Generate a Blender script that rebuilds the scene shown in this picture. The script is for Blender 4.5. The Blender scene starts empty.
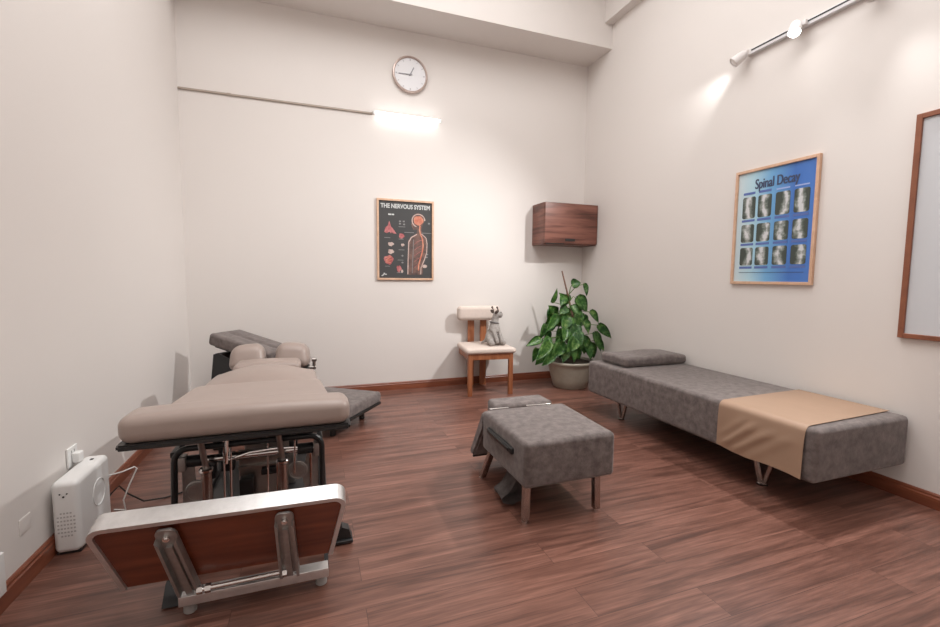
import bpy, bmesh, math, random
from mathutils import Vector, Matrix, Euler
random.seed(4)
S = bpy.context.scene
COL = S.collection
PI = math.pi
W, D, H = 4.118, 4.557, 4.5          # room width, back wall distance, ceiling height
REAR = -1.9

# ------------------------------------------------------------------ materials
def mat(name, col, rough=.6, metal=0., spec=.5, coat=0.):
    m = bpy.data.materials.new(name); m.use_nodes = True
    b = m.node_tree.nodes['Principled BSDF']
    b.inputs['Base Color'].default_value = (*col, 1)
    b.inputs['Roughness'].default_value = rough
    b.inputs['Metallic'].default_value = metal
    b.inputs['Specular IOR Level'].default_value = spec
    b.inputs['Coat Weight'].default_value = coat
    return m
def nd(m, t, **kw):
    n = m.node_tree.nodes.new(t)
    for k, v in kw.items():
        if hasattr(n, k): setattr(n, k, v)
        else: n.inputs[k].default_value = v
    return n
def ln(m, a, b): m.node_tree.links.new(a, b)
def bs(m): return m.node_tree.nodes['Principled BSDF']
def coords(m, scale=(1, 1, 1), kind='Object'):
    t = nd(m, 'ShaderNodeTexCoord'); mp = nd(m, 'ShaderNodeMapping')
    mp.inputs['Scale'].default_value = scale
    ln(m, t.outputs[kind], mp.inputs['Vector']); return mp.outputs['Vector']
def worldco(m, scale=(1, 1, 1)):
    g = nd(m, 'ShaderNodeNewGeometry'); mp = nd(m, 'ShaderNodeMapping')
    mp.inputs['Scale'].default_value = scale
    ln(m, g.outputs['Position'], mp.inputs['Vector']); return mp.outputs['Vector']
def ramp(m, fac, stops):
    mxp = max(p for p, c in stops); r = nd(m, 'ShaderNodeValToRGB'); e = r.color_ramp.elements
    while len(e) < len(stops): e.new(.5)
    for k, (p, c) in enumerate(stops):
        e[k].position = p / max(1, mxp); e[k].color = (*c, 1)
    if mxp > 1:
        dv = nd(m, 'ShaderNodeMath', operation='DIVIDE'); dv.inputs[1].default_value = mxp; ln(m, fac, dv.inputs[0]); fac = dv.outputs[0]
    ln(m, fac, r.inputs['Fac']); return r.outputs['Color']
def bump(m, h, strength=.2, dist=.01):
    b = nd(m, 'ShaderNodeBump'); b.inputs['Strength'].default_value = strength
    b.inputs['Distance'].default_value = dist
    ln(m, h, b.inputs['Height']); ln(m, b.outputs['Normal'], bs(m).inputs['Normal'])
def noise(m, vec, scale, detail=3, rough=.55):
    n = nd(m, 'ShaderNodeTexNoise'); n.inputs['Scale'].default_value = scale
    n.inputs['Detail'].default_value = detail; n.inputs['Roughness'].default_value = rough
    ln(m, vec, n.inputs['Vector']); return n.outputs['Fac']
def mottled(name, c1, c2, scale, rough, bstr=.15, bscale=None, lo=.35, hi=.65, **kw):
    m = mat(name, c1, rough, **kw); v = coords(m)
    f = noise(m, v, scale, 5, .6)
    ln(m, ramp(m, f, [(lo, c1), (hi, c2)]), bs(m).inputs['Base Color'])
    bump(m, noise(m, v, bscale or scale * 3, 3), bstr, .004); return m

WALLC = (.735, .698, .670)
def wall_mat():
    m = mat('painted wall', WALLC, .75, spec=.25); v = worldco(m)
    f = noise(m, v, .9, 2)
    ln(m, ramp(m, f, [(.3, tuple(x * .985 for x in WALLC)), (.7, WALLC)]), bs(m).inputs['Base Color'])
    bump(m, noise(m, v, 120, 2), .05, .002); return m
M_wall = wall_mat()
M_ceil = mat('ceiling paint', (.78, .74, .70), .85, spec=.2)
M_trimpaint = mat('soffit paint', (.72, .64, .56), .8, spec=.2)

def floor_mat():
    m = mat('wood plank floor', (.2, .09, .06), .4)
    v = worldco(m)
    br = nd(m, 'ShaderNodeTexBrick'); br.offset = .37; br.squash = 1
    for k, val in dict(Scale=1.0, Bias=0.0).items(): br.inputs[k].default_value = val
    br.inputs['Mortar Size'].default_value = .0011; br.inputs['Mortar Smooth'].default_value = .4
    br.inputs['Brick Width'].default_value = 1.22; br.inputs['Row Height'].default_value = .152
    br.inputs['Color1'].default_value = (0, 0, 0, 1); br.inputs['Color2'].default_value = (1, 1, 1, 1)
    br.inputs['Mortar'].default_value = (.5, .5, .5, 1)
    ln(m, v, br.inputs['Vector'])
    # shift the grain from plank to plank
    mul = nd(m, 'ShaderNodeVectorMath', operation='MULTIPLY'); mul.inputs[1].default_value = (7.3, 3.1, 0)
    ln(m, br.outputs['Color'], mul.inputs[0])
    add = nd(m, 'ShaderNodeVectorMath', operation='ADD'); ln(m, v, add.inputs[0]); ln(m, mul.outputs[0], add.inputs[1])
    mp = nd(m, 'ShaderNodeMapping'); mp.inputs['Scale'].default_value = (.85, 12, 1); ln(m, add.outputs[0], mp.inputs['Vector'])
    nz = nd(m, 'ShaderNodeTexNoise'); nz.inputs['Scale'].default_value = 1.7; nz.inputs['Detail'].default_value = 6
    nz.inputs['Roughness'].default_value = .58; nz.inputs['Distortion'].default_value = .9
    ln(m, mp.outputs[0], nz.inputs['Vector'])
    mp2 = nd(m, 'ShaderNodeMapping'); mp2.inputs['Scale'].default_value = (3.0, 70, 1); ln(m, add.outputs[0], mp2.inputs['Vector'])
    fine = noise(m, mp2.outputs[0], 2.0, 4)
    c = ramp(m, nz.outputs['Fac'], [(.27, (.078, .033, .024)), (.42, (.128, .057, .041)), (.56, (.195, .090, .066)), (.72, (.265, .130, .097))])
    mx = nd(m, 'ShaderNodeMix', data_type='RGBA', blend_type='OVERLAY'); mx.inputs[0].default_value = .7
    ln(m, c, mx.inputs[6]); ln(m, ramp(m, fine, [(.3, (.30, .30, .30)), (.7, (.70, .70, .70))]), mx.inputs[7])
    mx2 = nd(m, 'ShaderNodeMix', data_type='RGBA', blend_type='MULTIPLY'); mx2.inputs[0].default_value = 1
    ln(m, mx.outputs[2], mx2.inputs[6]); ln(m, ramp(m, br.outputs['Color'], [(0, (.88, .87, .87)), (1, (1.06, 1.06, 1.06))]), mx2.inputs[7])
    mx3 = nd(m, 'ShaderNodeMix', data_type='RGBA', blend_type='MIX'); ln(m, br.outputs['Fac'], mx3.inputs[0])
    ln(m, mx2.outputs[2], mx3.inputs[6]); mx3.inputs[7].default_value = (.055, .026, .019, 1)
    ln(m, mx3.outputs[2], bs(m).inputs['Base Color'])
    ln(m, ramp(m, fine, [(.2, (.27,) * 3), (.8, (.38,) * 3)]), bs(m).inputs['Roughness'])
    bump(m, fine, .05, .002)
    return m
M_floor = floor_mat()

def woodgrain(name, stops, axis_scale, rough=.4, nscale=2.0, dist=.6, coat=0.):
    m = mat(name, stops[0][1], rough, coat=coat); v = coords(m, axis_scale)
    n = nd(m, 'ShaderNodeTexNoise'); n.inputs['Scale'].default_value = nscale; n.inputs['Detail'].default_value = 5
    n.inputs['Distortion'].default_value = dist; ln(m, v, n.inputs['Vector'])
    ln(m, ramp(m, n.outputs['Fac'], stops), bs(m).inputs['Base Color'])
    bump(m, n.outputs['Fac'], .04, .002); return m
M_base = woodgrain('stained skirting wood', [(.3, (.16, .045, .022)), (.7, (.26, .082, .042))], (1.5, 1.5, 12), .35, 2, coat=.2)
M_chair = woodgrain('chair wood', [(.3, (.24, .078, .032)), (.7, (.38, .145, .064))], (14, 14, 1.5), .42, 2.2)
M_walnut = woodgrain('walnut cabinet veneer', [(.28, (.060, .021, .015)), (.42, (.125, .046, .032)), (.55, (.21, .084, .060)), (.75, (.27, .118, .088))], (.9, .9, 11), .38, 1.9, .5)
M_rose = woodgrain('rosewood panel', [(.3, (.105, .022, .010)), (.55, (.17, .042, .018)), (.75, (.24, .068, .03))], (1.3, 5, 14), .28, 1.8, .5, coat=.3)
M_oak = woodgrain('pale frame wood', [(.3, (.58, .36, .24)), (.7, (.70, .47, .33))], (6, 6, 6), .5, 3)
M_brown = woodgrain('brown frame wood', [(.3, (.19, .062, .030)), (.7, (.28, .10, .05))], (3, 3, 3), .45, 3)
M_suede = mottled('grey suede', (.088, .069, .064), (.178, .147, .139), 24, .85, .3, 110, .34, .68)
bs(M_suede).inputs['Sheen Weight'].default_value = .25
M_vinyl = mottled('beige vinyl', (.315, .250, .222), (.335, .268, .238), 6, .36, .05, 260)
M_tan = mottled('tan leatherette', (.335, .220, .150), (.355, .232, .158), 5, .55, .05, 200)
M_cream = mottled('cream fabric', (.62, .53, .475), (.66, .565, .505), 40, .8, .1, 200)
M_plush = mottled('grey plush', (.27, .245, .23), (.38, .352, .332), 60, .95, .5, 180)
M_horn = mottled('dark brown plush', (.07, .05, .042), (.12, .09, .075), 60, .95, .4, 180)
M_collar = mat('dark grey ribbon', (.13, .12, .12), .6)
M_alu = mottled('brushed aluminium', (.66, .655, .65), (.74, .735, .73), 30, .34, .05, 200, metal=.85)
M_alu2 = mottled('cast grey metal', (.36, .34, .33), (.44, .42, .40), 30, .40, .06, 200, metal=.8)
M_chrome = mat('chrome', (.78, .77, .76), .14, 1.)
M_steel = mat('dull steel', (.36, .33, .31), .32, .9)
M_bronze = mat('warm steel leg', (.42, .35, .32), .26, .95)
M_black = mat('black plastic', (.018, .018, .018), .42)
M_bmetal = mat('black metal', (.022, .022, .023), .38, .2)
M_white = mat('white plastic', (.78, .78, .77), .38)
M_grille = mat('pale grey grille', (.47, .46, .45), .5)
M_board = mat('whiteboard enamel', (.60, .62, .65), .22)
M_clock = mat('clock face', (.72, .72, .74), .4)
M_clockrim = mat('silver clock rim', (.52, .42, .38), .3, .6)
M_track = mat('track aluminium', (.74, .74, .76), .35, .2)
M_head = mat('lamp housing', (.72, .69, .68), .4)
M_trunk = mat('trunking plastic', (.36, .30, .25), .5)
M_pot = mottled('glazed pot', (.33, .305, .25), (.40, .37, .305), 8, .3, .05, 60)
M_soil = mottled('potting soil', (.03, .02, .014), (.07, .05, .035), 60, .95, .6, 90)
M_stem = mat('green stem', (.13, .22, .06), .5)
M_pole = mottled('brown moss pole', (.16, .085, .06), (.26, .15, .11), 60, .9, .5, 120)
M_gap = mat('dark gap', (.012, .012, .012), .7)
M_rubber = mat('grey rubber', (.30, .29, .28), .6)
M_cordw = mat('white cord', (.75, .74, .72), .5)

def leaf_mat():
    m = mat('variegated leaf', (.05, .16, .03), .33)
    v = coords(m)
    f = noise(m, v, 24, 4, .65)
    big = noise(m, v, 4.5, 2)
    c1 = ramp(m, f, [(.36, (.03, .10, .025)), (.50, (.07, .20, .045)), (.60, (.16, .32, .09)), (.70, (.36, .48, .22))])
    mx = nd(m, 'ShaderNodeMix', data_type='RGBA', blend_type='MULTIPLY'); mx.inputs[0].default_value = .8
    ln(m, c1, mx.inputs[6]); ln(m, ramp(m, big, [(.35, (.55, .68, .75)), (.62, (1.25, 1.15, .95))]), mx.inputs[7])
    ln(m, mx.outputs[2], bs(m).inputs['Base Color'])
    bs(m).inputs['Transmission Weight'].default_value = 0
    return m
M_leaf = leaf_mat()

def emit(name, col, s):
    m = bpy.data.materials.new(name); m.use_nodes = True; nt = m.node_tree
    nt.nodes.remove(nt.nodes['Principled BSDF'])
    e = nt.nodes.new('ShaderNodeEmission'); e.inputs[0].default_value = (*col, 1); e.inputs[1].default_value = s
    nt.links.new(e.outputs[0], nt.nodes['Material Output'].inputs[0]); return m
M_tube = emit('lit tube', (1, .985, .96), 8)
M_bulb = emit('lit lamp lens', (1, .97, .92), 30)
M_off = mat('lamp lens', (.8, .78, .76), .2)

# ------------------------------------------------------------------ geometry helpers
def new(): return bmesh.new()
def merge(bm, other):
    me = bpy.data.meshes.new('t'); other.to_mesh(me); other.free(); bm.from_mesh(me); bpy.data.meshes.remove(me)
def gridbox(xs, ys, zs):
    b = bmesh.new(); cache = {}
    def v(p):
        k = tuple(round(c, 6) for c in p)
        if k not in cache: cache[k] = b.verts.new(p)
        return cache[k]
    def face(A, Bb, f):
        for i in range(len(A) - 1):
            for j in range(len(Bb) - 1):
                b.faces.new([v(f(A[i], Bb[j])), v(f(A[i + 1], Bb[j])), v(f(A[i + 1], Bb[j + 1])), v(f(A[i], Bb[j + 1]))])
    face(xs, ys, lambda p, q: (p, q, zs[-1])); face(ys, xs, lambda p, q: (q, p, zs[0]))
    face(ys, zs, lambda p, q: (xs[-1], p, q)); face(zs, ys, lambda p, q: (xs[0], q, p))
    face(zs, xs, lambda p, q: (q, ys[-1], p)); face(xs, zs, lambda p, q: (p, ys[0], q))
    return b
def axis(h, r, nr, ni):
    r = min(r, h * .999)
    o = [-h + r * (1 - math.cos(PI / 2 * k / nr)) if nr else -h for k in range(nr)] if r > 0 else [-h]
    if r > 0:
        o = [-h + r * k / nr for k in range(nr)]
    inner = [(-h + r) + 2 * (h - r) * k / ni for k in range(ni + 1)]
    o = o + inner + [-q for q in o[::-1]]
    res = [o[0]]
    for q in o[1:]:
        if q - res[-1] > 1e-5: res.append(q)
    return res
def rbox(bm, c, h, r=.01, rot=None, fn=None, nr=4, ni=1):
    """rounded box, centre c, half sizes h, edge radius r, optional deform fn(Vector)->Vector in local space"""
    nis = ni if isinstance(ni, (tuple, list)) else (ni,) * 3
    b = gridbox(*[axis(h[k], r, nr, nis[k]) for k in range(3)])
    for v in b.verts:
        p = v.co
        q = Vector([max(-(h[k] - r), min(h[k] - r, p[k])) for k in range(3)])
        d = p - q
        if d.length > 1e-9:
            m = max(abs(x) for x in d)
            # square to round mapping for even corner facets
            v.co = q + d.normalized() * r if sum(abs(x) > 1e-9 for x in d) > 1 else q + d.normalized() * m
        if fn: v.co = fn(v.co.copy())
    if rot is not None: bmesh.ops.transform(b, matrix=rot.to_4x4(), verts=b.verts)
    bmesh.ops.translate(b, vec=Vector(c), verts=b.verts)
    merge(bm, b)
def box(bm, x0, x1, y0, y1, z0, z1, r=0.0):
    if r > 0:
        return rbox(bm, ((x0 + x1) / 2, (y0 + y1) / 2, (z0 + z1) / 2), ((x1 - x0) / 2, (y1 - y0) / 2, (z1 - z0) / 2), r, nr=3)
    b = gridbox([x0, x1], [y0, y1], [z0, z1]); merge(bm, b)
def frame_of(d):
    d = d.normalized(); a = Vector((0, 0, 1)) if abs(d.z) < .9 else Vector((1, 0, 0))
    u = d.cross(a).normalized(); return u, d.cross(u).normalized()
def tube(bm, pts, rad, n=10, caps=True):
    pts = [Vector(p) for p in pts]; rads = rad if isinstance(rad, (list, tuple)) else [rad] * len(pts)
    rings = []; u = None
    for i, p in enumerate(pts):
        d = (pts[min(i + 1, len(pts) - 1)] - pts[max(i - 1, 0)])
        if u is None: u, w = frame_of(d)
        else:
            dn = d.normalized(); u = (u - dn * u.dot(dn)).normalized(); w = dn.cross(u)
        rings.append([bm.verts.new(p + (u * math.cos(2 * PI * k / n) + w * math.sin(2 * PI * k / n)) * rads[i]) for k in range(n)])
    for a, b in zip(rings, rings[1:]):
        for k in range(n): bm.faces.new([a[k], a[(k + 1) % n], b[(k + 1) % n], b[k]])
    if caps: bm.faces.new(rings[0][::-1]); bm.faces.new(rings[-1])
def lathe(bm, prof, c=(0, 0, 0), n=32, M=None):
    b = bmesh.new(); rings = []
    for r, z in prof:
        rings.append([b.verts.new((r * math.cos(2 * PI * k / n), r * math.sin(2 * PI * k / n), z)) for k in range(n)] if r > 1e-6 else [b.verts.new((0, 0, z))])
    for a, q in zip(rings, rings[1:]):
        for k in range(n):
            k2 = (k + 1) % n
            if len(a) == 1 and len(q) == 1: continue
            if len(a) == 1: b.faces.new([a[0], q[k2], q[k]])
            elif len(q) == 1: b.faces.new([a[k], a[k2], q[0]])
            else: b.faces.new([a[k], a[k2], q[k2], q[k]])
    if M is not None: bmesh.ops.transform(b, matrix=M, verts=b.verts)
    bmesh.ops.translate(b, vec=Vector(c), verts=b.verts); merge(bm, b)
def cyl(bm, a, b, r, n=16, bev=.0):
    a = Vector(a); b = Vector(b); d = (b - a); L = d.length
    M = d.to_track_quat('Z', 'Y').to_matrix().to_4x4()
    e = min(bev, r * .5, L * .4)
    prof = [(0, 0), (r - e, 0), (r, e), (r, L - e), (r - e, L), (0, L)] if e > 0 else [(0, 0), (r, 0), (r, L), (0, L)]
    lathe(bm, prof, a, n, M)
def prism(bm, poly, axis_, a, b):
    """extrude a 2D polygon along axis 'x','y','z' between a and b"""
    f = {'x': lambda p, t: (t, p[0], p[1]), 'y': lambda p, t: (p[0], t, p[1]), 'z': lambda p, t: (p[0], p[1], t)}[axis_]
    A = [bm.verts.new(f(p, a)) for p in poly]; B = [bm.verts.new(f(p, b)) for p in poly]; n = len(poly)
    fs = [bm.faces.new(A[::-1]), bm.faces.new(B)] + [bm.faces.new([A[k], A[(k + 1) % n], B[(k + 1) % n], B[k]]) for k in range(n)]
    return A + B
def ell(bm, c, r, n=14, rot=None, fn=None):
    b = bmesh.new(); bmesh.ops.create_uvsphere(b, u_segments=n * 2, v_segments=n, radius=1)
    for v in b.verts:
        v.co = Vector((v.co.x * r[0], v.co.y * r[1], v.co.z * r[2]))
        if fn: v.co = fn(v.co.copy())
    if rot is not None: bmesh.ops.transform(b, matrix=rot.to_4x4(), verts=b.verts)
    bmesh.ops.translate(b, vec=Vector(c), verts=b.verts); merge(bm, b)
def roundpoly(x0, x1, z0, z1, r, n=6, corners=(1, 1, 1, 1)):
    o = []
    for (cx, cz, a0, on) in ((x1 - r, z1 - r, 0, corners[0]), (x0 + r, z1 - r, 90, corners[1]), (x0 + r, z0 + r, 180, corners[2]), (x1 - r, z0 + r, 270, corners[3])):
        if on:
            for k in range(n + 1):
                t = math.radians(a0 + 90 * k / n); o.append((cx + r * math.cos(t), cz + r * math.sin(t)))
        else:
            o.append((cx + (r if a0 in (0, 270) else -r), cz + (r if a0 in (0, 90) else -r)))
    return o

def wloc(o):
    v = Vector((0, 0, 0)); 
    while o is not None: v += o.location; o = o.parent
    return v
def obj(name, bm, m, parent=None, label=None, smooth=35, local=False, normals=True):
    """link a bmesh (given in world coordinates unless local) as ONE mesh object"""
    if normals: bmesh.ops.recalc_face_normals(bm, faces=bm.faces)
    if parent is not None and not local: bmesh.ops.translate(bm, vec=-wloc(parent), verts=bm.verts)
    me = bpy.data.meshes.new(name); bm.to_mesh(me); bm.free()
    me.materials.append(m)
    if smooth:
        for p in me.polygons: p.use_smooth = True
        me.set_sharp_from_angle(angle=math.radians(smooth))
    o = bpy.data.objects.new(name, me); COL.objects.link(o)
    if parent is not None: o.parent = parent
    if label: o['label'] = label
    return o
def tag(o, label, cat, group=None):
    o['label'] = label; o['category'] = cat
    if group: o['group'] = group
    return o
def thing(name, label, cat, loc=(0, 0, 0), rotz=0, group=None):
    o = bpy.data.objects.new(name, None); COL.objects.link(o); o.empty_display_size = .05
    o.location = loc; o.rotation_euler = (0, 0, rotz); return tag(o, label, cat, group)
def solo(name, bm, m, label, cat, loc, group=None, smooth=35):
    bmesh.ops.translate(bm, vec=-Vector(loc), verts=bm.verts)
    o = obj(name, bm, m, smooth=smooth); o.location = loc; return tag(o, label, cat, group)
def struct(name, bm, m, smooth=0):
    o = obj(name, bm, m, smooth=smooth); o['kind'] = 'structure'; return o
def dup(root, loc, rot=None, label=None):
    r = root.copy(); COL.objects.link(r); r.location = loc
    if rot: r.rotation_euler = rot
    if label: r['label'] = label
    for ch in list(root.children):
        c = ch.copy(); COL.objects.link(c); c.parent = r
        for g in list(ch.children):
            d = g.copy(); COL.objects.link(d); d.parent = c
    return r
def text(s, size, M, m, name, parent, offset=0., align='CENTER', squash=1.0, extrude=.0006, heavy=0.):
    cu = bpy.data.curves.new('txt', 'FONT'); cu.body = s; cu.size = size; cu.align_x = align; cu.align_y = 'CENTER'
    cu.extrude = extrude; cu.offset = offset
    t = bpy.data.objects.new('txt', cu); COL.objects.link(t)
    me = bpy.data.meshes.new_from_object(t); bpy.data.objects.remove(t); bpy.data.curves.remove(cu)
    bm = bmesh.new(); bm.from_mesh(me); bpy.data.meshes.remove(me)
    for v in bm.verts: v.co.x *= squash
    if heavy:                                          # thicker uprights, as in a book face
        g = bmesh.ops.duplicate(bm, geom=bm.verts[:] + bm.edges[:] + bm.faces[:])['geom']
        for e in g:
            if isinstance(e, bmesh.types.BMVert): e.co.x += heavy; e.co.z += .0002
    bmesh.ops.transform(bm, matrix=M, verts=bm.verts)
    return obj(name, bm, m, parent, smooth=0)

# ------------------------------------------------------------------ room shell
T = .12
b = new(); box(b, -T, W + T, REAR - T, D + T, -.1, 0); struct('floor', b, M_floor)
b = new(); box(b, -T, W + T, REAR - T, D + T, H, H + .1); struct('ceiling', b, M_ceil)
b = new(); box(b, -T, W + T, D, D + T, 0, H); struct('wall_back', b, M_wall)
b = new(); box(b, -T, 0, REAR, D, 0, H); struct('wall_left', b, M_wall)
b = new(); box(b, W, W + T, REAR, D, 0, H); struct('wall_right', b, M_wall)
b = new(); box(b, -T, W + T, REAR - T, REAR, 0, H); struct('wall_rear', b, M_wall)
b = new(); box(b, 0, W, D - .4373, D, 3.628, H); struct('trim_1', b, M_wall)            # ceiling beam along the back wall
b = new(); box(b, 4.018, W, REAR, D - .4373, 3.872, H); struct('trim_2', b, M_wall)     # narrow bulkhead above the right wall
def skirt(name, f):
    b = new()
    prof = [(0, 0), (.017, 0), (.017, .058), (.013, .064), (.013, .074), (.008, .081), (0, .081)]
    f(b, prof); struct(name, b, M_base, smooth=0)
skirt('baseboard_back', lambda b, p: prism(b, [(D - t, z) for t, z in p], 'x', .017, W - .017))
skirt('baseboard_left', lambda b, p: prism(b, [(t, z) for t, z in p], 'y', REAR, D))
skirt('baseboard_right', lambda b, p: prism(b, [(W - t, z) for t, z in p], 'y', REAR, D))

# ------------------------------------------------------------------ adjusting table in the foreground
tb = thing('adjusting_table', 'beige vinyl padded chiropractic adjusting table with a tilted rosewood footboard', 'treatment table', (.805, 2.5, 0))
def leg_cushion(p):
    y = p.y + 2.095                        # spans 1.765 .. 2.425
    t = max(0, min(1, (y - 1.89) / .12)); t = t * t * (3 - 2 * t)
    t2 = max(0, min(1, (y - 2.0) / .42))
    w = (1 - t) + t * .845
    w *= (1 - .13 * t2)
    x = p.x * w + .806 - .002 * t
    z = p.z
    if z > -.02:
        k = (z + .02) / .0675
        crown = max(0, 1 - (p.x / .4) ** 2)
        front = 1 - t
        z += k * (front * (-.012 + .010 * crown) - t * (.054 - .006 * crown))
    return Vector((x, y, z + .655))
b = new(); rbox(b, (0, 0, 0), (.387, .33, .056), .042, fn=leg_cushion, nr=6, ni=(18, 30, 1))
obj('leg_cushion', b, M_vinyl, tb, 'wide beige leg cushion with a raised rounded front roll', smooth=60)
b = new()
poly = [(.420, 1.768), (1.190, 1.768), (1.197, 1.80), (1.19, 1.90), (1.14, 2.02), (1.09, 2.42), (.525, 2.42), (.475, 2.02), (.422, 1.90), (.413, 1.80)]
prism(b, poly, 'z', .582, .603); bmesh.ops.bevel(b, geom=b.edges[:], offset=.006, segments=2, affect='EDGES')
obj('cushion_board', b, M_black, tb, 'black board edging under the leg cushion')
b = new(); box(b, .50, .76, 1.86, 1.92, .555, .5815, .008); obj('catch_bar', b, M_black, tb)
def dome(hx, hy, crown, taper=0.):
    def f(p):
        z = p.z
        if z > 0: z += crown * max(0, 1 - (p.x / hx) ** 2) * max(0, 1 - (p.y / hy) ** 2) ** .7
        return Vector((p.x * (1 - taper * (p.y / hy)), p.y, z))
    return f
b = new(); rbox(b, (.79, 2.70, .566), (.290, .235, .030), .028, fn=dome(.290, .235, .082, .03), nr=5, ni=(16, 12, 1))
obj('pelvic_cushion', b, M_vinyl, tb, 'domed beige middle cushion', smooth=60)
b = new(); rbox(b, (.785, 3.06, .598), (.195, .10, .040), .035, fn=dome(.195, .10, .012), nr=5, ni=(10, 8, 1))
obj('chest_cushion', b, M_vinyl, tb, 'narrow beige chest cushion', smooth=60)
for s, cx in ((-1, .632), (1, .931)):
    b = new()
    def hd(p, s=s):
        t = (p.z + .08) / .16
        return Vector((p.x * (1 - .16 * t) + .012 * t * (-s), p.y * (1 - .1 * t) + .03 * t, p.z + .012 * (1 - (p.x / .115) ** 2) * t))
    rbox(b, (cx, 3.32, .626), (.116, .15, .078), .055, rot=Euler((math.radians(-8), math.radians(5 * s), math.radians(-4 * s))).to_matrix(), fn=hd, nr=6, ni=(6, 6, 3))
    obj('head_cushion', b, M_vinyl, tb, 'beige %s half of the split face cushion' % ('left' if s < 0 else 'right'), smooth=60)
for q_ in ((.53, 1.05, 2.47, 2.92, .512, .5355), (.60, .97, 2.965, 3.15, .530, .557), (.56, 1.03, 3.19, 3.46, .51, .543)):
    b = new(); box(b, *q_, .006); obj('cushion_board', b, M_black, tb)
# clamp knob at the right of the headpiece
b = new(); cyl(b, (1.0, 3.30, .535), (1.075, 3.30, .535), .012, 12, .002); cyl(b, (1.062, 3.30, .520), (1.062, 3.30, .590), .011, 12, .003)
cyl(b, (1.045, 3.30, .59), (1.080, 3.30, .59), .014, 12, .004)
obj('clamp_knob', b, M_steel, tb, 'small metal clamp knob beside the face cushion')
# chassis: black arched end frame, side frames
b = new()
def arch(y):
    pts = [(.515, y, .05), (.527, y, .44)] + [(.527 + .05 * (1 - math.cos(t)), y, .44 + .05 * math.sin(t)) for t in (.4, .8, 1.2, PI / 2)]
    pts += [(1.036 + .05 * math.sin(t), y, .44 + .05 * math.cos(t)) for t in (0, .4, .8, 1.2, PI / 2)] + [(1.088, y, .05)]
    return pts
for y in (2.0, 2.95):
    b = new(); tube(b, arch(y), .0125, 10); obj('end_frame', b, M_bmetal, tb, 'black arched tube frame')
for x in (.515, 1.088):
    b = new(); box(b, x - .014, x + .014, 2.0, 2.95, .03, .055, .004); obj('side_rail', b, M_bmetal, tb)
    b = new(); box(b, x - .002, x + .020, 2.0, 2.95, .455, .478, .004) if x < .8 else box(b, x - .020, x + .002, 2.0, 2.95, .455, .478, .004); obj('side_rail', b, M_bmetal, tb)
b = new(); box(b, .49, 1.115, 1.97, 3.0, 0, .03, .008); obj('base_plate', b, M_bmetal, tb, 'black floor plate')
b = new(); box(b, .70, .95, 2.56, 2.86, .03, .53, .01); obj('centre_post', b, M_steel, tb, 'steel lift column under the middle cushion')
b = new()                                                             # dull plate between the tubes
box(b, .735, .915, 2.14, 2.155, .10, .405, .004); box(b, .735, .915, 2.115, 2.14, .33, .338); obj('drive_panel', b, M_steel, tb)
b = new(); cyl(b, (.545, 2.03, .425), (1.072, 2.03, .425), .017, 16, .002)
obj('cross_tube', b, M_chrome, tb, 'chrome cross tube')
for xa, xb in ((.556, .625), (.985, 1.05)):
    b = new(); cyl(b, (xa, 2.03, .425), (xb, 2.03, .425), .024, 16, .003); obj('sleeve', b, M_bmetal, tb, 'black sleeve on the cross tube')
b = new(); cyl(b, (.66, 2.07, .485), (1.05, 2.07, .485), .009, 10); obj('rail', b, M_bronze, tb)
b = new(); cyl(b, (.70, 2.10, .455), (1.0, 2.10, .455), .007, 10); obj('rail', b, M_bronze, tb)
for x in (.648, .930):
    b = new(); cyl(b, (x - .018, 1.93, .575), (x - .002, 1.96, .415), .0115, 14, .002); box(b, x - .032, x - .004, 1.915, 1.945, .555, .58, .004)
    p = obj('lift_cylinder', b, M_steel, tb, 'gas lift cylinder')
    b = new(); cyl(b, (x - .002, 1.96, .41), (x - .004, 1.985, .04), .0195, 18, .002); obj('sleeve', b, M_bronze, p)
    b = new(); lathe(b, [(.0, -.002), (.021, -.002), (.026, .004), (.026, .012), (.021, .018), (.012, .018)], (x - .002, 1.959, .40), 20); obj('collar', b, M_chrome, p, 'bright chrome collar')
b = new()
for x, y, z0, z1, r in ((.70, 1.99, .09, .54, .004), (.722, 2.0, .08, .50, .005), (.862, 2.02, .1, .56, .0035), (.90, 1.99, .1, .40, .004), (.972, 2.0, .33, .53, .004), (1.035, 2.02, .1, .43, .006), (.715, 1.97, .42, .55, .008)):
    b = new(); cyl(b, (x, y, z0), (x + .005, y + .01, z1), r, 8); obj('linkage_rod', b, M_chrome, tb, 'thin chrome linkage rod')
b = new(); tube(b, [(.72, 2.01, .42), (.80, 2.0, .445), (.90, 2.0, .45), (.985, 2.01, .44)], .006, 8)
obj('release_cable', b, M_chrome, tb, 'curved chrome cable')
b = new()
for (x, z, r) in ((.985, .335, .036), (.60, .30, .04)):
    t = [(x + r * math.cos(a), 2.02, z + r * math.sin(a)) for a in [2 * PI * k / 24 for k in range(25)]]
    b = new(); tube(b, t, .006, 8); cyl(b, (x, 2.012, z), (x, 2.028, z), r * .92, 20, .003)
    obj('pulley', b, M_alu2, tb, 'round metal pulley wheel')
b = new()
for poly, bx_ in (([(.540, .08), (.600, .08), (.585, .40), (.556, .42), (.542, .40)], .552), ([(1.0, .30), (1.025, .40), (1.05, .41), (1.07, .38), (1.07, .08), (1.045, .08)], 1.066)):
    b = new(); prism(b, poly, 'y', 2.04, 2.052)
    box(b, bx_ - .014, bx_ + .014, 1.995, 2.045, .395, .455, .005)
    obj('side_bracket', b, M_alu2, tb, 'grey metal side bracket')
b = new()
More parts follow.
